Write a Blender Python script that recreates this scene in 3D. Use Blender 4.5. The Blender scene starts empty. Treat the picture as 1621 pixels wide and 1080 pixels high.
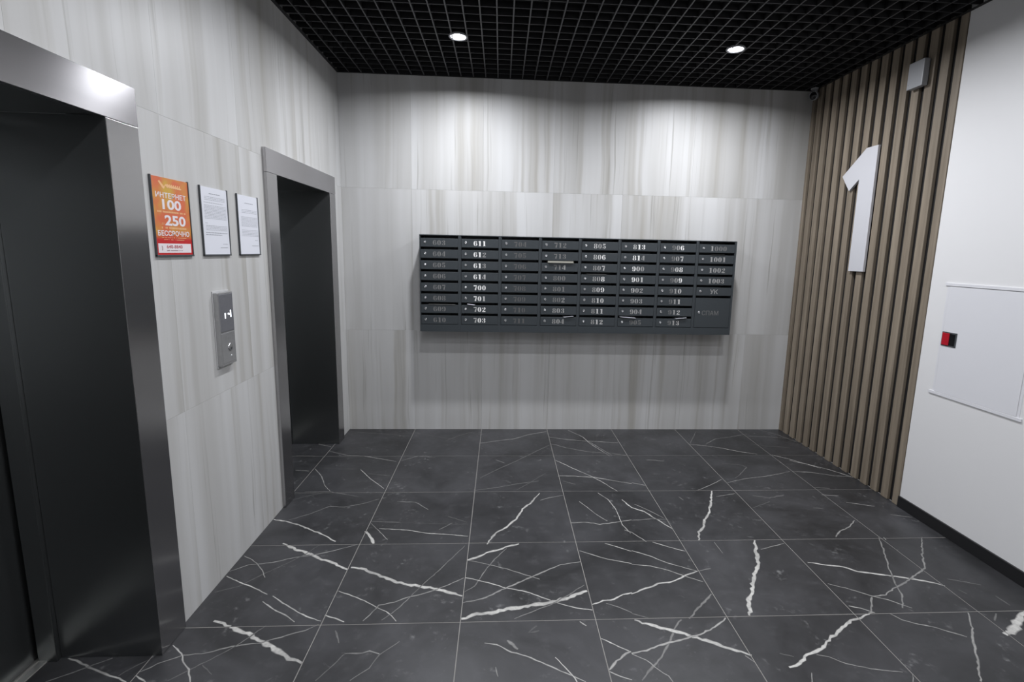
import bpy, bmesh, math, random
from mathutils import Vector, Matrix, Quaternion
PI = math.pi
scene = bpy.context.scene
COL = scene.collection

# ------------------------------------------------------------------ camera
def make_camera():
    cd = bpy.data.cameras.new('camera'); cam = bpy.data.objects.new('camera', cd); COL.objects.link(cam)
    yaw, pitch, roll = .0569, .1569, .0212
    fw = Vector((math.sin(yaw)*math.cos(pitch), math.cos(yaw)*math.cos(pitch), -math.sin(pitch)))
    r = Vector((math.cos(yaw), -math.sin(yaw), 0)); u = r.cross(fw)
    r2 = math.cos(roll)*r + math.sin(roll)*u; u2 = -math.sin(roll)*r + math.cos(roll)*u
    m = Matrix((r2, u2, -fw)).transposed().to_4x4()
    m.translation = Vector((1.3422, -4.373, 1.614))
    cam.matrix_world = m
    cd.sensor_width = 36; cd.lens = 787.56*36/1621
    cd.shift_x = (810.5-836.06)/1621; cd.shift_y = (523.09-540)/1621
    cd.clip_start = .02
    scene.camera = cam
make_camera()

# ------------------------------------------------------------------ world, exposure, lamp strengths
world = bpy.data.worlds.new('world'); scene.world = world; world.use_nodes = True
world.node_tree.nodes['Background'].inputs[0].default_value = (.5, .52, .55, 1)
world.node_tree.nodes['Background'].inputs[1].default_value = .05
scene.view_settings.view_transform = 'Standard'; scene.view_settings.look = 'None'
scene.view_settings.gamma = 1; scene.view_settings.use_curve_mapping = False
scene.view_settings.exposure = 0.0
LAMP_W = (31.0, 13.5, 11.5, 13.5, 13.5)        # watts, row by row from the mailbox wall
LAMP_COLOR = (.93, .95, 1.0)
LAMP_X = (1.04, 2.93)
LAMP_Y = (-.785, -2.0, -3.12, -4.3, -5.5)
scene.cycles.max_bounces = 8
scene.cycles.sample_clamp_indirect = 6

# room
XR = 3.985; H = 3.0135; YB = -6.6
Z1, Z2 = .908, 2.114

# ------------------------------------------------------------------ materials
def mat(name, color=(.5,.5,.5), rough=.5, metal=0., emit=None, estr=0., spec=.5):
    m = bpy.data.materials.new(name); m.use_nodes = True
    b = m.node_tree.nodes['Principled BSDF']
    b.inputs['Base Color'].default_value = (*color, 1); b.inputs['Roughness'].default_value = rough
    b.inputs['Metallic'].default_value = metal; b.inputs['Specular IOR Level'].default_value = spec
    if emit:
        b.inputs['Emission Color'].default_value = (*emit, 1); b.inputs['Emission Strength'].default_value = estr
    return m
class NT:
    def __init__(s, m): s.t = m.node_tree; s.n = s.t.nodes; s.b = s.n['Principled BSDF']
    def add(s, typ, **kw):
        n = s.n.new(typ)
        for k, v in kw.items(): setattr(n, k, v)
        return n
    def link(s, a, b): s.t.links.new(a, b)
    def inp(s, node, key, v):
        if hasattr(v, 'is_linked') or isinstance(v, bpy.types.NodeSocket): s.link(v, node.inputs[key])
        else: node.inputs[key].default_value = v
    def math(s, op, a, b=0., clamp=False):
        n = s.add('ShaderNodeMath', operation=op, use_clamp=clamp); s.inp(n, 0, a); s.inp(n, 1, b); return n.outputs[0]
    def mix(s, f, a, b, blend='MIX'):
        n = s.add('ShaderNodeMix', data_type='RGBA', blend_type=blend)
        s.inp(n, 0, f); s.inp(n, 6, a); s.inp(n, 7, b); return n.outputs[2]
    def noise(s, vec, scale, detail=3, rough=.5, w=None, dist=0.):
        n = s.add('ShaderNodeTexNoise', noise_dimensions='4D' if w is not None else '3D')
        s.link(vec, n.inputs['Vector']); n.inputs['Scale'].default_value = scale
        n.inputs['Detail'].default_value = detail; n.inputs['Roughness'].default_value = rough
        n.inputs['Distortion'].default_value = dist
        if w is not None: s.inp(n, 'W', w)
        return n.outputs[0]
    def maprange(s, v, a, b, c=0., d=1.):
        n = s.add('ShaderNodeMapRange', clamp=True); s.inp(n, 0, v)
        for i, q in enumerate((a, b, c, d)): n.inputs[i+1].default_value = q
        return n.outputs[0]
    def scaled(s, vec, sc):
        n = s.add('ShaderNodeVectorMath', operation='MULTIPLY'); s.link(vec, n.inputs[0]); n.inputs[1].default_value = sc
        return n.outputs[0]
    def obj(s): return s.add('ShaderNodeTexCoord').outputs['Object']
    def rnd(s): return s.add('ShaderNodeObjectInfo').outputs['Random']
    def bump(s, h, strength, dist=.002):
        n = s.add('ShaderNodeBump'); n.inputs['Strength'].default_value = strength; n.inputs['Distance'].default_value = dist
        s.link(h, n.inputs['Height']); s.link(n.outputs[0], s.b.inputs['Normal'])

def striped_tile_material():
    m = mat('striped_porcelain', rough=.42, spec=.35); t = NT(m)
    o = t.obj(); r = t.math('MULTIPLY', t.rnd(), 60.)
    sep = t.add('ShaderNodeSeparateXYZ'); t.link(o, sep.inputs[0])
    u = t.math('ADD', sep.outputs[0], sep.outputs[1])
    cmb = t.add('ShaderNodeCombineXYZ'); t.link(u, cmb.inputs[0]); t.link(sep.outputs[2], cmb.inputs[2])
    v = cmb.outputs[0]
    wob = t.math('MULTIPLY', t.math('SUBTRACT', t.noise(t.scaled(v, (1.2, 1, 1.1)), 1.5, 2, w=r), .5), .05)
    cmb2 = t.add('ShaderNodeCombineXYZ'); t.link(t.math('ADD', u, wob), cmb2.inputs[0]); t.link(sep.outputs[2], cmb2.inputs[2])
    v2 = cmb2.outputs[0]
    broad = t.noise(t.scaled(v2, (5.5, 1, .22)), 1, 2, w=r)
    mid = t.noise(t.scaled(v2, (13, 1, .3)), 1, 2.5, .55, w=r)
    fine = t.noise(t.scaled(v2, (42, 1, .7)), 1, 2, .6, w=r)
    c = t.mix(t.maprange(broad, .30, .70), (.46, .452, .435, 1), (.63, .63, .63, 1))
    c = t.mix(t.maprange(mid, .46, .30, 0, .7), c, (.37, .352, .315, 1))
    c = t.mix(t.maprange(mid, .54, .74, 0, .45), c, (.63, .63, .63, 1))
    ln = t.math('MULTIPLY', t.maprange(fine, .42, .30, 0, .6), t.maprange(t.noise(t.scaled(v2, (9, 1, 1.1)), 1, 2, w=r), .42, .62))
    c = t.mix(ln, c, (.25, .24, .21, 1))
    c = t.mix(1., c, (.91, .91, .905, 1), 'MULTIPLY')
    t.link(c, t.b.inputs['Base Color'])
    return m
def marble_material():
    m = mat('black_marble', rough=.4, spec=.4); t = NT(m)
    o = t.obj(); r = t.rnd()
    cloud = t.noise(o, 2.2, 5, .6, dist=.6)
    fine = t.noise(o, 14, 5, .65)
    base = t.mix(t.maprange(cloud, .32, .72), (.0185, .0185, .0195, 1), (.054, .054, .058, 1))
    base = t.mix(t.maprange(fine, .55, .8, 0, .35), base, (.09, .09, .095, 1))
    base = t.mix(1., base, t.mix(r, (.85, .85, .85, 1), (1.15, 1.15, 1.15, 1)), 'MULTIPLY')
    # faint chalky smudges
    sm = t.math('MULTIPLY', t.maprange(t.noise(o, 5.5, 4, .7, dist=1.2), .58, .76), t.maprange(t.noise(o, 38, 3), .5, .7))
    base = t.mix(t.math('MULTIPLY', sm, .8), base, (.26, .26, .26, 1))
    at = t.add('ShaderNodeAttribute', attribute_name='vein')
    vn = t.noise(o, 45, 4, .7)
    f = t.math('MULTIPLY', t.maprange(at.outputs['Fac'], .03, .75), t.maprange(vn, .25, .6, .55, 1.), clamp=True)
    f = t.math('MULTIPLY', f, t.maprange(t.noise(o, 6, 2), .3, .55, .6, 1.))
    c = t.mix(f, base, (.56, .55, .52, 1))
    t.link(c, t.b.inputs['Base Color'])
    t.link(t.maprange(fine, .3, .7, .34, .46), t.b.inputs['Roughness'])
    return m
def wood_material():
    m = mat('grey_oak_laminate', rough=.55, spec=.3); t = NT(m)
    o = t.obj(); r = t.math('MULTIPLY', t.rnd(), 40.)
    g = t.noise(t.scaled(o, (30, 30, 1.2)), 1, 4, .6, w=r, dist=.4)
    g2 = t.noise(t.scaled(o, (140, 140, 3)), 1, 3, .6, w=r)
    c = t.mix(t.maprange(g, .3, .7), (.155, .127, .095, 1), (.285, .238, .182, 1))
    c = t.mix(t.maprange(g2, .55, .75, 0, .3), c, (.13, .10, .075, 1))
    t.link(c, t.b.inputs['Base Color']); return m
def brushed_material(name, color, rough, tangent, scale, aniso=.75):
    m = mat(name, color, rough, 1.0); t = NT(m)
    t.b.inputs['Anisotropic'].default_value = aniso
    cb = t.add('ShaderNodeCombineXYZ')
    for i in range(3): cb.inputs[i].default_value = tangent[i]
    t.link(cb.outputs[0], t.b.inputs['Tangent'])
    n = t.noise(t.scaled(t.obj(), scale), 1, 2)
    t.link(t.maprange(n, .3, .7, rough-.01, rough+.015), t.b.inputs['Roughness'])
    return m
def plaster_material():
    m = mat('white_paint', (.735, .73, .73), .6, spec=.3); t = NT(m)
    t.bump(t.noise(t.obj(), 260, 3), .08, .001); return m
def gradient_poster_material():
    m = mat('orange_print', rough=.35); t = NT(m)
    sep = t.add('ShaderNodeSeparateXYZ'); t.link(t.obj(), sep.inputs[0])
    z = sep.outputs[2]
    n = t.noise(t.obj(), 9, 2)
    c = t.mix(t.maprange(n, .38, .58), (.60, .13, .05, 1), (.56, .34, .05, 1))
    c = t.mix(t.maprange(z, .105, .065), c, (.50, .018, .02, 1))
    t.link(c, t.b.inputs['Base Color']); return m

M = dict(
    stripe=striped_tile_material(), marble=marble_material(), wood=wood_material(),
    steel_h=brushed_material('steel_brushed_along', (.46, .45, .46), .22, (.3, 0, 1), (1.5, 1.5, 500), .85),
    steel_v=brushed_material('steel_brushed_upright', (.46, .455, .46), .24, (1, 1, 0), (500, 500, 1.5), .85),
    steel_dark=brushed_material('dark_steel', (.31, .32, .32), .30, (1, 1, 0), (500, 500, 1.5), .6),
    grout=mat('pale_grout', (.42, .41, .40), .9), grout_dark=mat('grey_grout', (.28, .268, .25), .9),
    paint=plaster_material(), black_gap=mat('black_backing', (.008, .007, .007), .8),
    grid=mat('black_grid_metal', (.006, .006, .007), .7), grid_lit=mat('grid_metal_lit', (.044, .044, .049), .5), plenum=mat('black_plenum', (.006, .006, .007), .9),
    skirting=mat('black_skirting', (.012, .012, .013), .45),
    anthracite=mat('anthracite_powder_coat', (.037, .044, .049), .42, spec=.45),
    chrome=mat('chrome', (.75, .75, .76), .22, 1.), alu=mat('sill_aluminium', (.62, .61, .58), .38, .9),
    letter_white=mat('white_letter', (.54, .54, .565), .45), white_plastic=mat('white_plastic', (.34, .345, .36), .4),
    hatch=mat('hatch_white_enamel', (.71, .71, .735), .4), red=mat('red_latch', (.42, .006, .018), .35),
    black_gloss=mat('black_gloss', (.008, .008, .009), .12), dark_frame=mat('dark_frame_plastic', (.055, .06, .065), .45),
    paper=mat('white_paper', (.66, .67, .72), .7), beige_paper=mat('beige_paper', (.36, .35, .30), .8), dull_paper=mat('dull_paper', (.13, .13, .125), .8),
    ink=mat('grey_ink', (.30, .31, .34), .8), poster=gradient_poster_material(),
    poster_white=mat('poster_white_ink', (.74, .68, .70), .5), poster_red=mat('poster_red_ink', (.42, .03, .04), .5),
    poster_grey=mat('poster_grey_ink', (.25, .14, .15), .5), poster_cream=mat('poster_cream_ink', (.78, .45, .22), .5),
    film=mat('protective_film', (.40, .40, .40), .22, .6), wrap=mat('clear_wrap', (.48, .48, .48), .25), screen=mat('dark_grey_display', (.27, .27, .29), .14, .5),
    lens=mat('lamp_lens', (1, 1, 1), .5, emit=(.93, .95, 1), estr=14.),
)
def film_wrinkles():
    for k in ('film', 'screen'):
        t = NT(M[k]); t.bump(t.noise(t.obj(), 55, 3, .6), .35, .004)
film_wrinkles()
def ink(name, v, metal=0.):
    return mat(name, (v, v*.985, v*.96), .5, metal)

# ------------------------------------------------------------------ mesh helpers
def bm_box(bm, x0, x1, y0, y1, z0, z1, mi=0, bev=0.):
    if x0 > x1: x0, x1 = x1, x0
    if y0 > y1: y0, y1 = y1, y0
    if z0 > z1: z0, z1 = z1, z0
    vs = [bm.verts.new((x, y, z)) for x in (x0, x1) for y in (y0, y1) for z in (z0, z1)]
    fs = [bm.faces.new([vs[i] for i in q]) for q in ((0,1,3,2),(4,6,7,5),(0,4,5,1),(2,3,7,6),(0,2,6,4),(1,5,7,3))]
    for f in fs: f.material_index = mi
    if bev:
        es = list({e for f in fs for e in f.edges})
        bmesh.ops.bevel(bm, geom=es, offset=bev, segments=2, affect='EDGES', profile=.6)
    return fs
def bm_prism(bm, pts, a, b, tf):
    """pts: closed 2D outline, extruded from depth a to b; tf(u, v, d) -> xyz"""
    A = [bm.verts.new(tf(u, v, a)) for u, v in pts]; B = [bm.verts.new(tf(u, v, b)) for u, v in pts]
    n = len(pts)
    bm.faces.new(B); bm.faces.new(A[::-1])
    for i in range(n): bm.faces.new((A[i], A[(i+1) % n], B[(i+1) % n], B[i]))
def bm_cyl(bm, c, axis, r, h, seg=24, r2=None, mi=0):
    """disc-ended cylinder from c along axis, length h"""
    q = Vector(axis).normalized().to_track_quat('Z', 'Y'); c = Vector(c); r2 = r if r2 is None else r2
    A, B = [], []
    for i in range(seg):
        a = 2*PI*i/seg; d = Vector((math.cos(a), math.sin(a), 0))
        A.append(bm.verts.new(c + q @ (d*r))); B.append(bm.verts.new(c + q @ (d*r2 + Vector((0, 0, h)))))
    fs = [bm.faces.new(A[::-1]), bm.faces.new(B)]
    for i in range(seg): fs.append(bm.faces.new((A[i], A[(i+1) % seg], B[(i+1) % seg], B[i])))
    for f in fs: f.material_index = mi
def bm_lathe(bm, c, axis, prof, seg=28, mi=0):
    """prof: [(r, h)] revolved about axis through c"""
    q = Vector(axis).normalized().to_track_quat('Z', 'Y'); c = Vector(c); rings = []
    for r, h in prof:
        rings.append([bm.verts.new(c + q @ Vector((max(r, 1e-5)*math.cos(2*PI*i/seg), max(r, 1e-5)*math.sin(2*PI*i/seg), h))) for i in range(seg)])
    for a, b in zip(rings, rings[1:]):
        for i in range(seg):
            f = bm.faces.new((a[i], a[(i+1) % seg], b[(i+1) % seg], b[i])); f.material_index = mi; f.smooth = True
def obj(name, bm, material, parent=None, fix=True):
    me = bpy.data.meshes.new(name)
    if fix: bmesh.ops.recalc_face_normals(bm, faces=bm.faces)
    if parent is not None and isinstance(parent, bpy.types.Object):
        bmesh.ops.transform(bm, matrix=WM.get(parent.name, Matrix()).inverted(), verts=bm.verts)
    bm.to_mesh(me); bm.free()
    for m in (material if isinstance(material, (list, tuple)) else [material]): me.materials.append(m)
    o = bpy.data.objects.new(name, me); COL.objects.link(o)
    if parent is not None: o.parent = parent; WM[o.name] = WM.get(parent.name, Matrix())
    return o
WM = {}
def thing(name, label, cat, loc=(0, 0, 0), group=None):
    o = bpy.data.objects.new(name, None); COL.objects.link(o); o.location = loc; o.empty_display_size = .05
    o['label'] = label; o['category'] = cat
    if group: o['group'] = group
    WM[o.name] = Matrix.Translation(loc)
    return o
def tag(o, label, cat, group=None):
    o['label'] = label; o['category'] = cat
    if group: o['group'] = group
    return o
def struct(name, bm, m):
    o = obj(name, bm, m); o['kind'] = 'structure'; return o
def part(name, m, parent, *boxes, bev=0.):
    bm = bmesh.new()
    for b in boxes: bm_box(bm, *b, bev=bev)
    return obj(name, bm, m, parent)

def text_bm(bm, body, U, V, N, org, width=None, height=None, center=True, bold=.0, mi=0):
    """flat lettering laid on a surface: org + u*U + v*V, fitted to width x height"""
    c = bpy.data.curves.new('lettering', 'FONT'); c.body = body; c.offset = bold; c.resolution_u = 3
    o = bpy.data.objects.new('lettering', c); COL.objects.link(o)
    dg = bpy.context.evaluated_depsgraph_get(); me = bpy.data.meshes.new_from_object(o.evaluated_get(dg))
    xs = [v.co.x for v in me.vertices]; ys = [v.co.y for v in me.vertices]
    x0, x1, y0, y1 = min(xs), max(xs), min(ys), max(ys)
    sy = height/(y1-y0); sx = width/(x1-x0) if width else sy
    U, V, N, org = map(Vector, (U, V, N, org)); off = -(x1-x0)*sx/2 if center else 0
    vs = [bm.verts.new(org + U*((v.co.x-x0)*sx+off) + V*((v.co.y-y0)*sy)) for v in me.vertices]
    for p in me.polygons:
        try: f = bm.faces.new([vs[i] for i in p.vertices]); f.material_index = mi
        except ValueError: pass
    bpy.data.objects.remove(o); bpy.data.curves.remove(c); bpy.data.meshes.remove(me)

# ------------------------------------------------------------------ lamps (recessed in the open-cell ceiling)
def lamp_at(x, y, label):
    t = thing('recessed_downlight', label, 'ceiling light', (x, y, H), 'round downlights in the cell ceiling')
    bm = bmesh.new(); bm_lathe(bm, (x, y, H-.004), (0, 0, 1), [(.052, .006), (.052, .0), (.062, 0), (.064, .004), (.060, .012), (.052, .014)])
    obj('trim_ring', bm, M['white_plastic'], t)
    bm = bmesh.new(); bm_lathe(bm, (x, y, H), (0, 0, 1), [(0, .002), (.051, .002)]); obj('lamp_lens', bm, M['lens'], t)
    bm = bmesh.new(); bm_lathe(bm, (x, y, H), (0, 0, 1), [(.052, .004), (.052, .09), (.035, .10), (0, .10)]); obj('lamp_housing', bm, M['grid'], t)
    ld = bpy.data.lights.new('lamp_light', 'AREA'); ld.shape = 'DISK'; ld.size = .1; ld.spread = math.radians(166); ld.energy = LAMP_W[LAMP_Y.index(y)]; ld.color = LAMP_COLOR
    lo = bpy.data.objects.new('lamp_light', ld); COL.objects.link(lo); lo.parent = t; lo.location = (0, 0, -.006)
VEINS = [
 (0.6,6,[-357,-308,-185,-340,-30,-414]),
 (0.6,5,[-15,-506,162,-594,288,-604,560,-708]),
 (0.6,5,[-138,-858,-37,-871]),
 (0.35,4,[-244,-592,-90,-602]),
 (0.6,5,[-7,-834,78,-949,155,-1101,219,-1183]),
 (0.7,5,[327,-849,423,-983,565,-1149]),
 (0.2,5,[23,-818,173,-840,332,-837]),
 (0.3,5,[398,-920,564,-953]),
 (0.2,9,[26,-66,196,-102,418,-137,574,-184]),
 (0.9,9,[2,-1535,100,-1564,177,-1598,241,-1638,330,-1691,446,-1773]),
 (0.35,6,[98,-1542,194,-1473,283,-1385,377,-1396,473,-1357,567,-1295]),
 (0.4,4,[57,-1188,218,-1190,423,-1260]),
 (0.2,8,[8,-1303,82,-1255,175,-1206]),
 (1,15,[166,-1789,254,-1843,348,-1889,444,-1945,505,-1977,581,-2023]),
 (0.5,6,[2,-2025,72,-1973,176,-1959,282,-1914,376,-1894,466,-1859,571,-1804]),
 (0.25,5,[15,-2180,107,-2139,180,-2049,255,-1971,323,-1889,368,-1800]),
 (0.6,4,[13,-1897,71,-1932,112,-1968,160,-2019,199,-2077]),
 (0.8,6,[6,-2060,90,-2106,180,-2149,268,-2203]),
 (0.8,6,[297,-2213,380,-2272,468,-2329,523,-2361,578,-2381]),
 (0.7,6,[269,-2248,339,-2302,409,-2340,465,-2381]),
 (1,17,[116,-2371,163,-2383,239,-2422,316,-2454,411,-2510,477,-2549,519,-2581,579,-2601]),
 (0.45,6,[13,-2609,28,-2590,98,-2553,187,-2543,266,-2512,375,-2496,459,-2461,529,-2433,573,-2399]),
 (0.3,5,[117,-2671,180,-2612,247,-2549,295,-2493,351,-2400]),
 (0.7,6,[26,-2498,88,-2544,123,-2587,163,-2623,203,-2679]),
 (0.2,5,[201,-2601,264,-2649]),
 (0.7,5,[589,-2186,662,-2219,728,-2254,795,-2299,859,-2340,902,-2390]),
 (0.8,6,[581,-2344,630,-2364,679,-2387]),
 (1,14,[579,-1670,623,-1734,662,-1794]),
 (0.5,4,[585,-1583,657,-1672,725,-1760]),
 (0.4,5,[587,-1564,677,-1574,758,-1581]),
 (0.3,4,[662,-2689,698,-2634,733,-2563]),
 (0.35,4,[791,-2693,850,-2639,872,-2574,941,-2506]),
 (0.5,7,[733,-2563,801,-2562,828,-2554,870,-2568]),
 (0.3,8,[658,-2436,690,-2505]),
 (0.25,5,[700,-1329,780,-1346]),
 (1,14,[596,-2003,668,-2025,746,-2066,836,-2124,924,-2150,1034,-2176,1108,-2208,1177,-2235]),
 (0.8,5,[651,-1646,825,-1667,943,-1702,1071,-1717,1173,-1737]),
 (0.5,6,[759,-2386,804,-2288,867,-2269,928,-2237,1015,-2206,1092,-2163,1176,-2105]),
 (0.35,5,[838,-2384,897,-2310,955,-2195,1052,-2030,1163,-1828]),
 (0.6,6,[1181,-342,1326,-287,1475,-241,1609,-135,1775,-61]),
 (0.35,5,[1209,-999,1331,-857,1482,-704,1627,-537,1773,-381]),
 (0.7,5,[1780,-195,1925,-253,2071,-287,2374,-332]),
 (0.7,5,[1977,-29,2086,-195,2124,-354,2237,-613]),
 (0.3,10,[1786,-354,1921,-451,2073,-523,2268,-564,2416,-614]),
 (0.5,5,[2114,-287,2175,-419,2260,-604]),
 (0.6,4,[1320,-680,1386,-740]),
 (0.4,4,[1183,-1184,1333,-1143,1488,-1086,1629,-1050]),
 (0.25,5,[1468,-1181,1576,-1061,1694,-915]),
 (0.8,6,[1783,-683,1906,-841,2015,-967,2098,-1093,2159,-1207]),
 (0.8,6,[1785,-965,1905,-974,2046,-995,2145,-1039,2290,-1095]),
 (0.4,5,[1805,-1051,1886,-1102]),
 (0.2,4,[635,-1579,810,-1587,986,-1601,1169,-1615]),
 (0.4,5,[693,-1329,812,-1340,904,-1434]),
 (0.3,5,[1035,-1516,1160,-1588]),
 (0.4,5,[1001,-1665,1073,-1592]),
 (0.25,5,[414,-113,605,-101,856,-213,966,-253]),
 (0.25,8,[886,-287,1000,-154,1104,-75]),
 (0.3,8,[584,-699,709,-606,847,-631]),
 (1,12,[1280,-1814,1338,-1697,1395,-1646,1456,-1551,1507,-1419,1558,-1357,1596,-1276,1624,-1232]),
 (0.5,5,[1617,-1326,1694,-1287,1776,-1261]),
 (0.5,8,[1781,-1604,1887,-1601,1957,-1624,2052,-1604,2163,-1577]),
 (0.7,4,[1874,-1346,1917,-1426,1951,-1502,2010,-1589]),
 (0.8,5,[2019,-1230,2068,-1315,2092,-1428,2094,-1519,2090,-1632,2119,-1725]),
 (1,13,[1181,-1957,1235,-1935,1299,-1888,1366,-1867,1407,-1833,1459,-1818]),
 (0.6,4,[1191,-1961,1289,-1995,1391,-2038,1490,-2089,1555,-2123]),
 (0.4,5,[1184,-2210,1234,-2167,1278,-2055,1327,-1954,1393,-1856]),
 (0.8,6,[1182,-2101,1281,-2135,1389,-2185,1483,-2212,1551,-2254,1639,-2301,1704,-2328,1778,-2345]),
 (0.5,9,[1184,-2282,1273,-2258,1366,-2197,1463,-2136,1566,-2072,1674,-2008,1778,-1985]),
 (1,17,[1184,-2384,1255,-2358,1321,-2348,1410,-2324,1501,-2310,1582,-2293,1667,-2265,1718,-2236,1781,-2213]),
 (0.4,5,[1420,-2389,1499,-2350,1593,-2304,1695,-2232,1770,-2171]),
 (0.8,5,[1790,-1887,1857,-1926,1929,-1967,2050,-2008]),
 (0.8,5,[1944,-1820,2008,-1857,2078,-1900]),
 (0.6,6,[1294,-2523,1345,-2535,1405,-2575,1464,-2598,1521,-2630,1595,-2674,1683,-2725]),
 (0.4,14,[1386,-2512,1411,-2539,1435,-2566]),
 (0.4,6,[1341,-2648,1351,-2694]),
 (0.2,10,[1515,-2433,1481,-2474,1529,-2462]),
 (0.8,6,[1786,-2515,1836,-2549,1897,-2593]),
 (0.6,10,[1788,-2674,1827,-2634,1876,-2598,1897,-2590]),
 (0.7,6,[1786,-2683,1824,-2707,1863,-2722]),
 (0.8,9,[1785,-2310,1838,-2286,1879,-2284,1927,-2255,1992,-2231]),
 (0.5,4,[1852,-2303,1904,-2329,1956,-2367]),
 (0.6,6,[1711,-2416,1736,-2442]),
 (0.8,9,[1989,-2240,2072,-2204,2158,-2164,2216,-2159,2287,-2119,2380,-2078]),
 (0.4,6,[2380,-2078,2453,-2058]),
 (1,8,[2163,-1325,2202,-1431,2268,-1478,2309,-1553,2348,-1624,2382,-1679]),
 (0.8,5,[2080,-1894,2162,-1941,2225,-1996,2303,-2040,2373,-2078]),
 (0.7,5,[2049,-2013,2148,-2032,2228,-2069,2299,-2120,2371,-2163]),
 (0.8,5,[2090,-1686,2127,-1713,2187,-1810]),
 (0.8,5,[2221,-1815,2297,-1864,2379,-1907]),
 (0.6,4,[2230,-1384,2303,-1469,2369,-1559]),
 (0.4,7,[2161,-1584,2289,-1567,2394,-1577]),
 (0.7,5,[2293,-1081,2387,-1127]),
 (0.8,6,[2986,-367,3113,-400,3240,-455,3354,-528,3475,-580]),
 (0.4,5,[3127,-367,3268,-242,3425,-194,3622,-120]),
 (0.3,5,[2986,-367,3166,-58]),
 (0.5,6,[2731,-1197,2849,-1125,2969,-1037]),
 (0.3,5,[3092,-761,3230,-785,3262,-830,3146,-958,3079,-1018]),
 (0.55,5,[2991,-1088,3149,-1027,3316,-992,3454,-948,3565,-906]),
 (0.5,5,[2820,-1293,2969,-1250]),
 (1,13,[2821,-1213,2746,-1375,2682,-1500,2619,-1586,2573,-1669,2527,-1721,2492,-1803]),
 (0.3,5,[3000,-1443,3150,-1365]),
 (1,15,[2820,-1808,2769,-1920,2726,-2029,2664,-2109,2604,-2202,2583,-2256,2545,-2289,2489,-2404]),
 (0.5,5,[2808,-1898,2887,-1872,2975,-1842]),
 (0.4,4,[2575,-1822,2578,-1928]),
 (0.35,10,[2208,-2409,2290,-2332,2376,-2254]),
 (0.35,9,[2167,-2415,2111,-2479,2062,-2560,1996,-2634,1899,-2730]),
 (1,14,[1955,-2414,2023,-2445,2100,-2479,2183,-2516,2254,-2552,2312,-2587,2386,-2619]),
 (0.6,9,[1895,-2600,1961,-2583,2056,-2547,2136,-2529,2221,-2504,2303,-2463,2376,-2413]),
 (0.6,4,[1895,-2600,1946,-2632,1981,-2681,2011,-2711,2020,-2739]),
 (0.5,7,[2358,-2623,2381,-2658]),
 (0.4,5,[1955,-2371,2025,-2404]),
 (0.3,6,[2507,-2615,2559,-2633]),
 (0.5,5,[3574,-170,3791,-194,3954,-230]),
 (0.5,5,[3787,-5,3894,-133,3952,-271,4073,-402]),
 (0.3,5,[3525,-357,3671,-412,3830,-440]),
 (0.8,6,[3592,-596,3689,-680,3843,-856]),
 (0.6,5,[3575,-906,3702,-920,3781,-951]),
 (0.3,12,[2515,-687,2646,-712]),
 (0.2,14,[3076,-1279,3177,-1315,3303,-1275]),
 (0.3,8,[2558,-1290,2574,-1340]),
 (1,12,[2506,-2688,2560,-2669,2619,-2625,2685,-2604,2822,-2514,2922,-2451,3001,-2423,3079,-2397]),
 (0.9,6,[3677,-708,3790,-788,3890,-878,3971,-986,3989,-1019]),
 (0.6,5,[3580,-906,3737,-933,3857,-984,3998,-1006]),
 (0.4,6,[3585,-1170,3692,-1186]),
 (0.5,6,[3568,-1278,3680,-1294]),
 (0.3,8,[3398,-1449,3461,-1465]),
 (0.6,6,[3670,-1382,3738,-1406,3823,-1439]),
 (0.5,5,[3851,-1542,3967,-1580]),
 (0.5,8,[3565,-1608,3471,-1685,3389,-1723,3318,-1787]),
 (1,10,[3000,-2018,3069,-2036,3172,-2064,3225,-2102,3302,-2124,3391,-2145,3475,-2171,3536,-2191,3586,-2223]),
 (0.4,8,[3577,-1792,3498,-1935,3406,-2086,3345,-2202,3317,-2274,3243,-2374]),
 (0.45,9,[3837,-1797,3697,-1963,3603,-2086,3503,-2138,3403,-2194,3303,-2238,3230,-2281,3154,-2291]),
 (0.5,9,[3154,-2291,3071,-2396]),
 (0.6,5,[2998,-2193,3069,-2228,3153,-2284,3216,-2315,3288,-2375]),
 (0.8,6,[2994,-2351,3041,-2368,3085,-2397]),
 (0.5,6,[3151,-2403,3179,-2447,3237,-2475,3297,-2498,3384,-2551]),
 (0.5,9,[3528,-2409,3456,-2503,3370,-2598,3300,-2686,3222,-2777]),
 (1,24,[3822,-2406,3714,-2466,3629,-2523,3575,-2547]),
 (0.5,4,[2660,-2626,2703,-2640,2751,-2675,2834,-2702,2950,-2723]),
 (0.3,5,[3647,-2171,3706,-2192,3782,-2222]),
 (0.5,8,[3604,-1792,3596,-1825]),
 (0.5,5,[2985,-2730,2955,-2769]),
 (0.3,8,[3658,-2417,3605,-2462]),
 (0.25,8,[3776,-2303,3779,-2372]),
 (0.25,10,[3633,-2255,3645,-2282]),
 (0.7,8,[-391,-2520,-333,-2553,-290,-2566,-223,-2598,-161,-2626,-111,-2644,-71,-2657,-32,-2673]),
 (0.45,6,[-327,-2663,-286,-2639,-242,-2609,-197,-2578,-148,-2549,-103,-2526,-55,-2511]),
 (0.25,6,[-79,-2645,-59,-2609,-17,-2569]),
 (0.45,6,[-15,-2630,11,-2611,28,-2590]),
 (0.7,6,[-16,-2644,7,-2659,41,-2675]),
]

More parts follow.
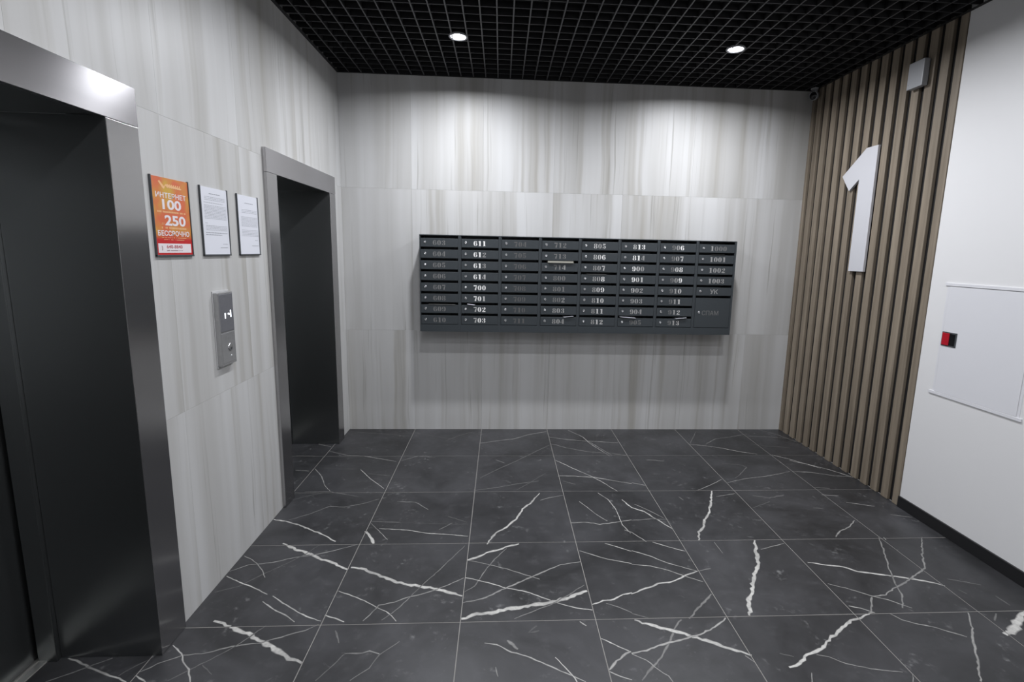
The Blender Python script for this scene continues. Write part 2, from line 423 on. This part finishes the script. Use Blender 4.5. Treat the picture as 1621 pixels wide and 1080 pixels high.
# ================================================================== STRUCTURE
# ---- floor: grout bed, then every tile as its own slab carrying its own veins
TX0, TY0, TS = -.0168, -.0035, .6
rng = random.Random(7)
def tile_index(x, y): return (math.floor((x-TX0)/TS), math.floor((TY0-y)/TS))
def add_random_veins():
    """veins for the tiles nearer than the photograph shows"""
    out = []
    for j in range(5, 12):
        for i in range(-1, 7):
            for k in range(rng.randint(1, 3)):
                x = TX0+TS*(i+rng.random()); y = TY0-TS*(j+rng.random()); a = rng.choice((.3, -.5, 1.9, .7))+rng.uniform(-.3, .3)
                n = rng.randint(3, 6); p = []
                for q in range(n):
                    p += [int(x*1000), int(y*1000)]; a += rng.uniform(-.35, .35); x += .12*math.cos(a); y += .12*math.sin(a)
                out.append((rng.choice((.3, .45, .6, .9)), rng.choice((4, 5, 7, 12)), p))
    return out
def split_veins():
    per = {}
    for inten, w, p in VEINS + add_random_veins():
        pts = [Vector((p[i]/1000, p[i+1]/1000)) for i in range(0, len(p), 2)]
        dense = []
        for a, b in zip(pts, pts[1:]):
            n = max(1, int((b-a).length/.018))
            dense += [a.lerp(b, k/n) for k in range(n)]
        dense.append(pts[-1])
        amp = w/1000*.32
        dense = [d + Vector((rng.uniform(-amp, amp), rng.uniform(-amp, amp))) for d in dense]
        N = len(dense); inten = inten**1.3; w *= 1.15 if w > 13 else 1.; wid = [w/2000*min(1, .6+3*k/N, .6+3*(N-1-k)/N)*rng.uniform(.65, 1.3) for k in range(N)]
        run = [(dense[0], wid[0])]; cur = tile_index(*dense[0])
        for k in range(1, N):
            t = tile_index(*dense[k])
            if t != cur:
                lo, hi = 0., 1.
                for _ in range(12):
                    m = (lo+hi)/2
                    if tile_index(*dense[k-1].lerp(dense[k], m)) == cur: lo = m
                    else: hi = m
                run.append((dense[k-1].lerp(dense[k], lo), wid[k])); per.setdefault(cur, []).append((inten, run))
                run = [(dense[k-1].lerp(dense[k], hi), wid[k])]; cur = t
            run.append((dense[k], wid[k]))
        per.setdefault(cur, []).append((inten, run))
    return per
def build_floor():
    bm = bmesh.new(); bm_box(bm, -.62, 4.3, YB-.1, .12, -.12, -.0008)
    floor = struct('floor', bm, M['grout_dark'])
    per = split_veins(); g = .0018
    for j in range(0, 11):
        for i in range(-1, 7):
            x0, x1 = TX0+TS*i, TX0+TS*(i+1); y1, y0 = TY0-TS*j, TY0-TS*(j+1)
            if j == 0: y1 = 0
            x1 = min(x1, 4.0)
            if i == -1:       # only inside the lift niches
                segs = [(a, b) for a, b in ((max(y0, -3.45), min(y1, -2.55)), (max(y0, -1.267), min(y1, -.352))) if b-a > .02]
                x0 = -.40
            else: segs = [(y0, y1)]
            for (ya, yb) in segs:
                bm = bmesh.new(); lay = bm.verts.layers.float.new('vein')
                bm_box(bm, x0+g, x1-g, ya+(g if ya == y0 else 0), yb-(g if yb == y1 else 0), -.012, 0)
                zz = .00012
                for inten, run in per.get((i, j), []):
                    run = [r for r in run if ya < r[0].y < yb and r[0].x > x0]
                    if len(run) < 2: continue
                    zz += .00002; prev = None; c = [r[0] for r in run]
                    for k, (q, w) in enumerate(run):
                        d = (c[min(k+1, len(c)-1)]-c[max(k-1, 0)])
                        if d.length < 1e-6: continue
                        d.normalize(); n = Vector((-d.y, d.x)); w = max(w, .0016)
                        row = []
                        for s, v in ((-1.25, 0), (-.5, inten), (.5, inten), (1.25, 0)):
                            vv = bm.verts.new((min(max(q.x+n.x*w*s, x0+g), x1-g), min(max(q.y+n.y*w*s, ya+g), yb-g), zz)); vv[lay] = v; row.append(vv)
                        if prev:
                            for a in range(3):
                                f = bm.faces.new((prev[a], row[a], row[a+1], prev[a+1])); 
                                f.normal_update()
                                if f.normal.z < 0: f.normal_flip()
                        prev = row
                obj('floor_tile', bm, M['marble'], floor, fix=False)
build_floor()

# ---- tiled walls
def rect_minus(r, hole):
    a0, a1, b0, b1 = r; h0, h1, k0, k1 = hole
    if h0 >= a1 or h1 <= a0 or k0 >= b1 or k1 <= b0: return [r]
    out = []
    if h0 > a0: out.append((a0, h0, b0, b1))
    if h1 < a1: out.append((h1, a1, b0, b1))
    m0, m1 = max(a0, h0), min(a1, h1)
    if k0 > b0: out.append((m0, m1, b0, k0))
    if k1 < b1: out.append((m0, m1, k1, b1))
    return out
ZR = [(0, Z1), (Z1, Z2), (Z2, 3.06)]
G = .0003
def build_back_wall():
    bm = bmesh.new(); bm_box(bm, -.12, 4.15, .0115, .12, 0, 3.45)
    w = struct('wall_back', bm, M['grout'])
    xs = [0.] + [.583+.6*k for k in range(6)] + [4.0]
    for z0, z1 in ZR:
        for a, b in zip(xs, xs[1:]):
            bm = bmesh.new(); bm_box(bm, a+G, b-G, 0, .012, z0+G, z1-G); obj('wall_tile', bm, M['stripe'], w)
build_back_wall()
LIFTS = [(-3.45, -2.55, .15), (-1.267, -.352, .13)]     # clear opening in y, jamb width
def build_left_wall():
    holes = [(a-.03, b+.03, -1, 2.06) for a, b, w in LIFTS]
    rects = [(YB, .12, 0, 3.45)]
    for h in holes: rects = [q for r in rects for q in rect_minus(r, h)]
    bm = bmesh.new()
    for a0, a1, b0, b1 in rects: bm_box(bm, -.13, -.0115, a0, a1, b0, b1)
    w = struct('wall_left', bm, M['grout'])
    ys = [0.] + [-.45-.6*k for k in range(11)]
    for z0, z1 in ZR:
        for b, a in zip(ys, ys[1:]):
            rr = [(a+G, b-G, z0+G, z1-G)]
            for h in holes: rr = [q for r in rr for q in rect_minus(r, h)]
            if not rr: continue
            bm = bmesh.new()
            for a0, a1, b0, b1 in rr: bm_box(bm, -.012, 0, a0, a1, b0, b1)
            obj('wall_tile', bm, M['stripe'], w)
build_left_wall()
# ---- right wall: painted part, slatted part with its dark backing
def build_right_wall():
    bm = bmesh.new(); bm_box(bm, 3.990, 4.15, YB, -1.437, 0, 3.45); struct('wall_right', bm, M['paint'])
    bm = bmesh.new(); bm_box(bm, 3.978, 3.9905, YB, -1.437, .0005, .074, bev=.0015); struct('baseboard_right', bm, M['skirting'])
    bm = bmesh.new(); bm_box(bm, 4.006, 4.15, -1.4365, .0, 0, 3.45); s = struct('wall_slatted', bm, M['black_gap'])
    far = [0.0] + [-.073-.1008*k for k in range(14)]
    for k, y in enumerate(far):
        w = .036 if k == 0 else (.050 if k == 14 else .060)
        bm = bmesh.new(); bm_box(bm, 3.985, 4.0065, y-w, y-.0005, .001, 3.03, bev=.0025); obj('wood_slat', bm, M['wood'], s)
build_right_wall()
bm = bmesh.new(); bm_box(bm, -.12, 4.15, YB-.1, YB, 0, 3.45); struct('wall_front', bm, M['paint'])
# ---- ceiling: black void above an open-cell grid of metal bars
def build_ceiling():
    bm = bmesh.new(); bm_box(bm, -.12, 4.15, YB, .12, 3.40, 3.5); c = struct('ceiling', bm, M['plenum'])
    lamps = [(x, y) for x in LAMP_X for y in LAMP_Y]
    for k in range(1, 40):
        x = .1*k
        bm = bmesh.new(); bm_box(bm, x-.0042, x+.0042, YB, -.002, H, H+.04)[4].material_index = 1; obj('grid_bar', bm, [M['grid'], M['grid_lit']], c)  # underside coloured paler than the sides to carry the light it catches
    for k in range(0, 66):
        y = -.012-.1*k
        bm = bmesh.new(); bm_box(bm, .002, 3.984, y-.0026, y+.0026, H+.002, H+.038)[4].material_index = 1; obj('grid_bar', bm, [M['grid'], M['grid_lit']], c)
    bm = bmesh.new()      # perimeter angle
    bm_box(bm, .0, .022, YB, 0, H-.001, H+.0015); bm_box(bm, 3.963, 3.985, YB, 0, H-.001, H+.0015); bm_box(bm, 0, 3.985, -.02, 0, H-.001, H+.0015)
    obj('edge_trim', bm, M['grid'], c)
build_ceiling()

# ================================================================== LIFT ENTRANCES
def lift(y0, y1, jw, label):
    e = thing('lift_entrance', label, 'elevator', (0, (y0+y1)/2, 0), 'steel lift entrances')
    F = .02; ZH = 2.029; ZT = 2.162; D = -.36
    part('jamb', M['steel_v'], e, (.0005, F, y1, y1+jw, .001, ZH-.0015), bev=.0012)
    part('jamb', M['steel_v'], e, (.0005, F, y0-jw, y0, .001, ZH-.0015), bev=.0012)
    part('header', M['steel_h'], e, (.0005, F+.001, y0-jw, y1+jw, ZH, ZT), bev=.0012)
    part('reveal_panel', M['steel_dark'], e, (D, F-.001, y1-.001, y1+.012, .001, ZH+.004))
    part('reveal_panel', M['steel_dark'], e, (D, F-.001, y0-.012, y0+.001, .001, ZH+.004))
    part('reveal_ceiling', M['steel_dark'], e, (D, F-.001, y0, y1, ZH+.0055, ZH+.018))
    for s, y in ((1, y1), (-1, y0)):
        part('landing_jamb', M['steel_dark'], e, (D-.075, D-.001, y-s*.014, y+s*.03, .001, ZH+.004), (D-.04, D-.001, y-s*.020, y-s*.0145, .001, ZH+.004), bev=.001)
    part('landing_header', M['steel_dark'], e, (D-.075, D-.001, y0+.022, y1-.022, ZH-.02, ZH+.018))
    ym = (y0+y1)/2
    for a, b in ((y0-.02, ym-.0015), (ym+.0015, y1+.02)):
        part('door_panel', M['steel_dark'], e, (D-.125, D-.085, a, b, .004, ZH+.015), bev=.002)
    bm = bmesh.new()
    for a, b in ((-.478, -.462), (-.456, -.436), (-.430, -.402)): bm_box(bm, a, b, y0-.02, y1+.02, -.008, .0015)
    bm_box(bm, -.478, -.402, y0-.02, y1+.02, -.010, -.004)
    obj('door_sill', bm, M['alu'], e)
    bm = bmesh.new(); bm_box(bm, -.6, -.5, y0-.1, y1+.1, 0, 2.3); obj('shaft_back', bm, M['black_gap'], e)
lift(*LIFTS[0], 'brushed steel lift entrance nearest the viewer, left of the orange poster')
lift(*LIFTS[1], 'brushed steel lift entrance beside the far corner, next to the mailbox wall')

# ================================================================== MAILBOXES
def arc(cx, cy, rx, ry, a0, a1, n=9):
    return [(cx+rx*math.cos(math.radians(a0+(a1-a0)*i/n)), cy+ry*math.sin(math.radians(a0+(a1-a0)*i/n))) for i in range(n+1)]
def crescent(cx, cy, rx, ry, a0, a1, w):
    out = arc(cx, cy, rx, ry, a0, a1); inn = arc(cx, cy, max(rx-w, .02), ry*.86, a1, a0); return out+inn
def R_(x0, x1, y0, y1): return [(x0, y0), (x1, y0), (x1, y1), (x0, y1)]
W_ = .26
GL = {  # fat stencil numerals in a .74 x 1 cell
 '0': [crescent(.34, .5, .34, .5, 95, 265, W_), crescent(.40, .5, .34, .5, -85, 85, W_)],
 '1': [R_(.24, .54, .04, 1), R_(.12, .66, 0, .05), [(.08, .80), (.24, .84), (.24, 1.), (.20, 1.)]],
 '2': [crescent(.38, .72, .34, .28, -50, 80, W_), [(.60, .52), (.30, .22), (.06, .17), (.32, .44)], [(.05, 0), (.70, 0), (.72, .2), (.05, .14)], arc(.18, .76, .13, .12, 0, 324, 9)],
 '3': [crescent(.34, .74, .36, .26, -75, 85, W_), crescent(.34, .27, .38, .27, -85, 75, W_), arc(.16, .78, .12, .11, 0, 324, 9), arc(.16, .2, .12, .11, 0, 324, 9), R_(.22, .36, .48, .54)],
 '4': [R_(.40, .66, 0, 1), [(.0, .3), (.36, .3), (.36, .22), (.0, .22)], [(.0, .3), (.08, .3), (.36, .80), (.36, .96)], R_(.3, .74, 0, .04)],
 '5': [[(.08, .8), (.10, 1), (.66, 1), (.60, .8)], R_(.08, .14, .48, .8), crescent(.32, .31, .38, .31, -85, 85, W_), arc(.16, .2, .12, .11, 0, 324, 9), [(.14, .5), (.3, .58), (.3, .62), (.14, .56)]],
 '7': [[(.04, .8), (.04, 1), (.70, 1), (.66, .8)], [(.60, .76), (.34, .0), (.60, .0), (.70, .76)][:0] or [(.28, 0), (.56, 0), (.58, .3), (.68, .76), (.56, .76), (.34, .4)]],
 '8': [crescent(.34, .75, .30, .25, 95, 265, .2), crescent(.40, .75, .30, .25, -85, 85, .2), crescent(.34, .26, .34, .26, 95, 265, .24), crescent(.40, .26, .34, .26, -85, 85, .24)],
}
GL['6'] = [crescent(.34, .5, .34, .5, 95, 265, W_), crescent(.40, .31, .34, .31, -85, 85, .22), arc(.56, .82, .12, .11, 0, 324, 9), R_(.38, .52, .955, 1.0)]
GL['9'] = [[(.74-x, 1-y) for x, y in s] for s in GL['6']]
def glyphs(bm, s, x, z, w, h, y, mi):
    n = len(s); cw = w/(n-.12)
    for k, ch in enumerate(s):
        for st in GL[ch]:
            vs = [bm.verts.new((x+cw*k+u*cw*1.12, y, z+v*h)) for u, v in st]
            try: f = bm.faces.new(vs); f.material_index = mi[k] if isinstance(mi, (list, tuple)) else mi
            except ValueError: pass
    return bm
INKS = [ink('number_sheen_faint', .10), ink('number_sheen_dull', .17), ink('number_sheen_mid', .32), ink('number_sheen_pale', .52), ink('number_sheen_bright', .85)]
# grey of every numeral, with its reflected brightness put into the colour
COLS = [
 (['603','604','605','606','607','608','609','610'], ['111']*8),
 (['611','612','613','614','700','701','702','703'], ['444','442','442','443','444','443','344','344']),
 (['704','705','706','707','708','709','710','711'], ['000']*8),
 (['712','713','714','800','801','802','803','804'], ['111','111','112','111','111','112','222','222']),
 (['805','806','807','808','809','810','811','812'], ['323','334','223','224','234','233','233','233']),
 (['813','814','900','901','902','903','904','905'], ['344','442','432','433','322','222','222','111']),
 (['906','907','908','909','910','911','912','913'], ['124','123','134','124','123','123','123','123']),
 (['1000','1001','1002','1003'], ['2111','2222','2222','2222']),
]
BX0, BP, BZ0, BZ1, BY = .672, .3333, .933, 1.736, -.196
SLOT = [1.717-.0912*k for k in range(8)]
DOOR_END = .995
def door(parent, x, zt, zb, name='mailbox_door'):
    bm = bmesh.new()
    bm_box(bm, x+.010, x+.316, BY, BY+.010, zb+.0015, zt, bev=.0018)
    bm_box(bm, x+.016, x+.310, BY+.008, BY+.024, zt-.004, zt-.001)       # folded lip behind the slot
    d = obj(name, bm, M['anthracite'], parent)
    zc = (zt+zb)/2+.004
    bm = bmesh.new(); bm_lathe(bm, (x+.046, BY+.001, zc), (0, -1, 0), [(.0100, 0), (.0100, .003), (.0078, .0048), (.0072, .0034), (.0025, .0032), (.0025, .0036), (0, .0036)], 20)
    bm_box(bm, x+.0452, x+.0468, BY-.0040, BY-.002, zc-.004, zc+.004)
    obj('lock', bm, M['chrome'], d)
    return d, zc
def mailbox_column(k):
    nums, sheen = COLS[k]
    x = BX0+BP*k; x1 = x+BP-.0006
    where = ['leftmost unit of the bank', 'second unit from the left', 'third unit from the left', 'fourth unit from the left',
             'fourth unit from the right', 'third unit from the right', 'second unit from the right', ''][k]
    lab = ('dark grey wall mailbox unit numbered %s to %s, %s' % (nums[0], nums[-1], where) if k < 7 else
           'dark grey wall mailbox unit numbered 1000 to 1003 with one tall bottom door, rightmost')
    t = thing('mailbox_unit', lab, 'mailbox', (x, 0, BZ0), 'dark grey mailbox units on the back wall')
    bm = bmesh.new()
    bm_box(bm, x, x+.0085, BY+.003, -.001, BZ0, BZ1); bm_box(bm, x1-.016, x1, BY-.001, -.001, BZ0, BZ1)
    bm_box(bm, x, x1, BY, -.001, BZ1-.006, BZ1); bm_box(bm, x, x1, BY, -.001, BZ0, BZ0+.006); bm_box(bm, x, x1, BY-.0005, BY+.01, BZ0, DOOR_END-.002)
    bm_box(bm, x+.0085, x1-.016, -.012, -.002, BZ0, BZ1)
    n = 8 if k < 7 else 6
    for s in SLOT[:n]:
        if s < 1.70: bm_box(bm, x+.0085, x1-.016, BY+.012, -.012, s+.0098, s+.0115)
    obj('cabinet_body', bm, M['anthracite'], t)
    for i in range(8 if k < 7 else 5):
        zt = SLOT[i]-.0100; zb = SLOT[i+1]+.0098 if i < 7 else DOOR_END
        d, zc = door(t, x, zt, zb)
        if i < len(nums):
            bm = bmesh.new(); w = .104 if len(nums[i]) == 3 else .142
            glyphs(bm, nums[i], x+.110-(.004 if w > .11 else 0), zc-.024, w, .040, BY-.0006, [int(c) for c in sheen[i]])
            obj('number', bm, INKS, d)
        else:
            bm = bmesh.new(); text_bm(bm, 'УК', (1, 0, 0), (0, 0, 1), (0, -1, 0), (x+.165, BY-.0006, zc-.022), .068, .038, bold=.01); obj('number', bm, INKS[2], d)
    if k == 7:
        d, zc = door(t, x, SLOT[5]-.010, DOOR_END)
        bm = bmesh.new(); text_bm(bm, 'СПАМ', (1, 0, 0), (0, 0, 1), (0, -1, 0), (x+.145, BY-.0006, zc-.024), .145, .040); obj('number', bm, INKS[1], d)
for k in range(8): mailbox_column(k)

def leaflet(x0, x1, slot, rise0, rise1, m, label, out=.012, th=.0016):
    z = SLOT[slot]-.0094; bm = bmesh.new(); pts = []
    A = [(x0, BY-out, z+rise0), (x1, BY-out, z+rise1), (x1+.004, BY+.13, z+rise1*.4+.001), (x0-.004, BY+.13, z+rise0*.4+.001)]
    lo = [bm.verts.new(p) for p in A]; hi = [bm.verts.new((p[0], p[1], p[2]+th)) for p in A]
    bm.faces.new(lo[::-1]); bm.faces.new(hi)
    for i in range(4): bm.faces.new((lo[i], lo[(i+1) % 4], hi[(i+1) % 4], hi[i]))
    o = obj('leaflet', bm, m); tag(o, label, 'leaflet', 'papers sticking out of the mailbox slots')
PW, PBE, PDU = M['paper'], M['beige_paper'], M['dull_paper']
leaflet(1.733, 1.947, 2, .001, .001, PBE, 'thick beige paper bundle filling the slot between mailboxes 713 and 714', th=.015)
leaflet(1.880, 1.962, 7, .0, .009, PW, 'white paper corner sticking up at right of mailbox 804 slot')
leaflet(2.362, 2.500, 7, .010, .0, PW, 'long white paper sliver in the slot above mailbox 905')
leaflet(2.850, 2.942, 7, .0, .009, PW, 'small white paper corner in the slot above mailbox 913')
leaflet(1.064, 1.126, 6, .008, .0, PW, 'small pale paper corner in the slot above mailbox 702')
leaflet(.741, .965, 6, .002, .0, PDU, 'thin greyish envelope lying in the slot above mailbox 609', out=.004)
leaflet(2.064, 2.232, 3, .002, .001, PDU, 'flat greyish paper on the lip above mailbox 808, middle of the bank', out=.004)
leaflet(3.120, 3.236, 1, .001, .004, PDU, 'short greyish paper behind the lip above mailbox 1001', out=.004)

# ================================================================== LEFT WALL FITTINGS
EX, EY, EZ = Vector((1, 0, 0)), Vector((0, 1, 0)), Vector((0, 0, 1))
def holder(t, y0, y1, z0, z1):
    """clear pocket with dark side and bottom rails, open at the top"""
    part('side_rail', M['dark_frame'], t, (.0005, .009, y0, y0+.0045, z0, z1+.003), bev=.001)
    part('side_rail', M['dark_frame'], t, (.0005, .009, y1-.0045, y1, z0, z1+.003), bev=.001)
    part('bottom_rail', M['dark_frame'], t, (.0005, .010, y0, y1, z0-.001, z0+.006), bev=.001)
def poster():
    y0, y1, z0, z1 = -2.343, -2.108, 1.565, 1.873
    t = thing('poster', 'orange and red internet advertising poster in a dark-edged wall holder', 'poster', (0, (y0+y1)/2, z0))
    holder(t, y0, y1, z0, z1); c = (y0+y1)/2; s = z1-z0; w = y1-y0
    part('printed_sheet', M['poster'], t, (.001, .006, y0+.005, y1-.005, z0+.004, z1))
    X = .0064
    def ln(body, v, h, wd, m, off=0., bold=0., name='lettering'):
        bm = bmesh.new(); text_bm(bm, body, EY, EZ, EX, (X, c+off*w, z0+v*s), wd*w, h*s, bold=bold); obj(name, bm, m, t)
    def words(v, h, wd, m, off, n):      # a line of small print, too small to read
        r = random.Random(int(v*1000)); y = c+off*w-wd*w/2; end = y+wd*w; bm = bmesh.new(); step = wd*w/(n*7)
        k = 0
        while y < end-step*.5:
            k += 1
            if r.random() > .16 or k < 2:
                vs = [bm.verts.new(p) for p in ((X, y, z0+v*s), (X, y+step*.74, z0+v*s), (X, y+step*.74, z0+(v+h)*s), (X, y, z0+(v+h)*s))]; bm.faces.new(vs)
            y += step
        obj('small_print', bm, m, t)['kind'] = 'stuff'
    ln('ИНТЕРНЕТ', .745, .068, .80, M['poster_white'], bold=.02)
    ln('100', .60, .13, .50, M['poster_white'], bold=.03)
    words(.558, .022, .78, M['poster_cream'], 0, 4)
    ln('250', .395, .135, .56, M['poster_white'], .06, .03)
    ln('до', .400, .030, .07, M['poster_cream'], -.27)
    words(.354, .024, .66, M['poster_cream'], .02, 3)
    ln('БЕССРОЧНО', .262, .070, .84, M['poster_white'], bold=.025)
    words(.236, .009, .66, M['poster_cream'], 0, 5)
    words(.210, .008, .56, M['poster_cream'], 0, 4)
    # crooked pale logo: tick and script-like word
    bm = bmesh.new(); k = w
    for pts in ([(-.31, .06), (-.27, .075), (-.17, -.01), (-.12, .02), (-.17, -.055), (-.21, -.04)], [(-.15, .01), (-.12, .03), (.27, .0), (.30, -.02), (.26, -.03), (-.10, -.015)]):
        vs = [bm.verts.new((X+(.00015 if pts[0][0] > -.2 else 0), c+u*k, z0+.90*s+v*k)) for u, v in pts]; bm.faces.new(vs)
    for q in range(7):
        u = -.10+q*.053; vs = [bm.verts.new((X+.0003, c+(u+a)*k, z0+.90*s+b*k)) for a, b in ((0, -.03), (.03, -.03), (.045, .035), (.015, .035))]; bm.faces.new(vs)
    obj('logo', bm, M['poster_cream'], t)
    part('phone_panel', M['poster_white'], t, (.0055, X, y0+.06*w, y1-.06*w, z0+.045*s, z0+.165*s), bev=.0)
    X += .0004
    ln('640-8840', .102, .045, .42, M['poster_red'], -.02, .008); words(.068, .012, .42, M['poster_grey'], -.02, 3)
    bm = bmesh.new()   # handset
    pts = arc(-.36*w, .0, .028*w, .035*s, -70, 70, 6)+arc(-.36*w, 0, .014*w, .022*s, 70, -70, 6)
    vs = [bm.verts.new((X, c+u, z0+.105*s+v)) for u, v in pts]; bm.faces.new(vs); obj('phone_symbol', bm, M['poster_grey'], t)
poster()
def notice(y0, y1, z0, z1, label, layout, seed):
    t = thing('paper_notice', label, 'notice', (0, (y0+y1)/2, z0), 'white paper notices on the lift wall')
    holder(t, y0, y1, z0, z1); r = random.Random(seed); w = y1-y0; s = z1-z0
    part('paper_sheet', M['paper'], t, (.001, .0055, y0+.004, y1-.004, z0+.004, z1))
    bm = bmesh.new()
    for v, a, b, h in layout:      # lines of typed words too small to read
        y = y0+a*w; end = y0+b*w
        while y < end:
            l = min(r.uniform(.006, .018), end-y); z = z0+v*s
            vs = [bm.verts.new(p) for p in ((.0059, y, z), (.0059, y+l, z), (.0059, y+l, z+h*s), (.0059, y, z+h*s))]; bm.faces.new(vs); y += l+.0025
    obj('typed_text', bm, M['ink'], t)['kind'] = 'stuff'
L1 = [(.905, .32, .72, .012)]+[(.86-.022*k, .15, .9, .006) for k in range(3)]+[(.775, .12, .8, .007)]+[(.735-.021*k, .12, .92, .006) for k in range(10)]+[(.475, .12, .2, .007)]+[(.44-.021*k, .14, .92, .006) for k in range(4)]+[(.335, .12, .92, .010), (.305, .12, .70, .010), (.17, .72, .9, .007), (.115, .62, .9, .009)]
L2 = [(.87, .36, .75, .010)]+[(.76-.024*k, .2, .92, .006) for k in range(3)]+[(.64-.022*k, .16, .94, .006) for k in range(8)]+[(.42-.024*k, .16, .94, .006) for k in range(5)]+[(.25, .76, .9, .007), (.155, .6, .92, .009)]
notice(-2.028, -1.803, 1.565, 1.873, 'white typed notice beside the orange poster, larger of the two sheets', L1, 3)
notice(-1.715, -1.497, 1.565, 1.871, 'white typed notice beside the far lift, further from the orange poster', L2, 5)

def call_panel():
    y0, y1, z0, z1 = -1.985, -1.857, 1.040, 1.392
    t = thing('lift_call_panel', 'silver lift call panel with dark display, wrapped in film below the notices', 'panel', (0, (y0+y1)/2, z0))
    part('panel_body', M['film'], t, (.0005, .026, y0, y1, z0, z1), bev=.004)
    part('wrapping_film', M['wrap'], t, (.0004, .004, y0-.003, y1+.008, z0-.010, z1+.008), bev=.0015)
    part('display', M['screen'], t, (.024, .0285, y0+.006, y1-.006, z0+.165, z1-.008), bev=.002)
    part('faceplate', M['film'], t, (.024, .0278, y0+.006, y1-.006, z0+.012, z0+.158), bev=.002)
    bm = bmesh.new(); bm_lathe(bm, (.027, (y0+y1)/2+.01, z0+.085), (1, 0, 0), [(.019, 0), (.019, .003), (.016, .0045), (.013, .003), (0, .003)], 28); obj('call_button', bm, M['chrome'], t)
    bm = bmesh.new(); bm_lathe(bm, (.027, (y0+y1)/2+.014, z0+.042), (1, 0, 0), [(.004, 0), (.004, .002), (0, .003)], 14); obj('indicator_lamp', bm, mat('pale_lens', (.8, .8, .8), .3), t)
    em = mat('display_glints', (1, 1, 1), .4, emit=(.85, .92, 1), estr=2.2)  # glowing marks that stand in for lamp reflections on the display
    bm = bmesh.new(); yc = (y0+y1)/2; z = z1-.125
    def seg(a, b, c, d): bm_box(bm, .0284, .0292, yc+a, yc+b, z+c, z+d)
    seg(-.020, -.013, .0, .026); seg(.018, .030, .014, .020); seg(.028, .036, .002, .036); seg(.008, .018, .016, .024)
    obj('lamp_glints', bm, em, t)
call_panel()

# ================================================================== RIGHT WALL FITTINGS
def numeral_one():
    pts = [(-.872, 2.404), (-.758, 2.404), (-.527, 2.235), (-.620, 2.117), (-.716, 2.190), (-.716, 1.520), (-.872, 1.520)]
    bm = bmesh.new(); bm_prism(bm, pts, 3.966, 3.9845, lambda u, v, d: (d, u, v))
    bmesh.ops.recalc_face_normals(bm, faces=bm.faces); bmesh.ops.bevel(bm, geom=list(bm.edges), offset=.0012, segments=1, affect='EDGES')
    tag(obj('entrance_number', bm, M['letter_white']), 'big white numeral 1 mounted on the wooden slats', 'number')
numeral_one()
def siren_box():
    t = thing('detector_box', 'small pale grey plastic box high on the wooden slats', 'box', (3.985, -1.15, 2.69))
    part('cover', M['white_plastic'], t, (3.940, 3.978, -1.212, -1.092, 2.690, 2.850), bev=.005)
    part('back_plate', M['dark_frame'], t, (3.976, 3.9848, -1.207, -1.097, 2.694, 2.846), bev=.001)
    bm = bmesh.new(); bm_lathe(bm, (3.941, -1.103, 2.722), (-1, 0, 0), [(.004, 0), (.004, .002), (0, .0035)], 12); obj('indicator_lamp', bm, M['letter_white'], t)
siren_box()
def corner_camera():
    c = Vector((3.943, -.085, 2.953)); ax = Vector((-.93, -.62, -.22)).normalized()
    t = thing('security_camera', 'small round security camera under the ceiling in the far corner', 'camera', tuple(c))
    bm = bmesh.new(); bm_lathe(bm, c, ax, [(0, -.036), (.022, -.034), (.032, -.022), (.036, .0), (.036, .012), (.034, .018), (.031, .020), (.030, .015)], 32); obj('camera_body', bm, M['white_plastic'], t)
    bm = bmesh.new(); bm_lathe(bm, c, ax, [(.0305, .016), (.025, .021), (.014, .026), (0, .028)], 32); obj('lens_face', bm, M['black_gloss'], t)
    bm = bmesh.new(); bm_cyl(bm, c-ax*.03, (.02, .02, 1), .011, .062, 16); bm_cyl(bm, (c.x, c.y, H-.012), (0, 0, 1), .03, .010, 24); obj('ceiling_bracket', bm, M['white_plastic'], t)
corner_camera()
def hatch():
    y0, y1, z0, z1 = -2.077, -1.557, .824, 1.470
    t = thing('service_hatch', 'white metal service hatch with red latch in the right wall', 'hatch', (3.99, (y0+y1)/2, z0))
    X = 3.990
    part('hatch_frame', M['hatch'], t, (X-.0012, X-.0002, y0, y0+.014, z0, z1), (X-.0012, X-.0002, y1-.014, y1, z0, z1),
         (X-.006, X-.0002, y0-.010, y1+.012, z1-.003, z1+.013), (X-.006, X-.0002, y0-.014, y1+.02, z0-.014, z0+.003), bev=.0005)
    part('hatch_door', M['hatch'], t, (X-.0028, X-.0005, y0+.0155, y1-.0155, z0+.006, z1-.006), bev=.001)
    ly0, ly1, lz0, lz1 = -1.668, -1.572, 1.112, 1.196
    part('latch_bezel', M['dark_frame'], t, (X-.0060, X-.002, ly0, ly1, lz0, lz1), bev=.001)
    part('latch_recess', M['black_gloss'], t, (X-.0070, X-.0050, ly0+.008, ly0+.044, lz0+.008, lz1-.008))
    part('latch_tab', M['red'], t, (X-.010, X-.0055, ly0+.044, ly1-.006, lz0+.006, lz1-.006), bev=.0015)
hatch()

# ================================================================== LAMPS
for j, y in enumerate(LAMP_Y):
    for i, x in enumerate(LAMP_X):
        side = 'left' if i == 0 else 'right'
        lab = 'round lit downlight nearest the mailbox wall, %s one' % side if j == 0 else 'round lit downlight on the %s, row %s from the mailbox wall' % (side, ['', 'second', 'third', 'fourth', 'fifth'][j])
        lamp_at(x, y, lab)
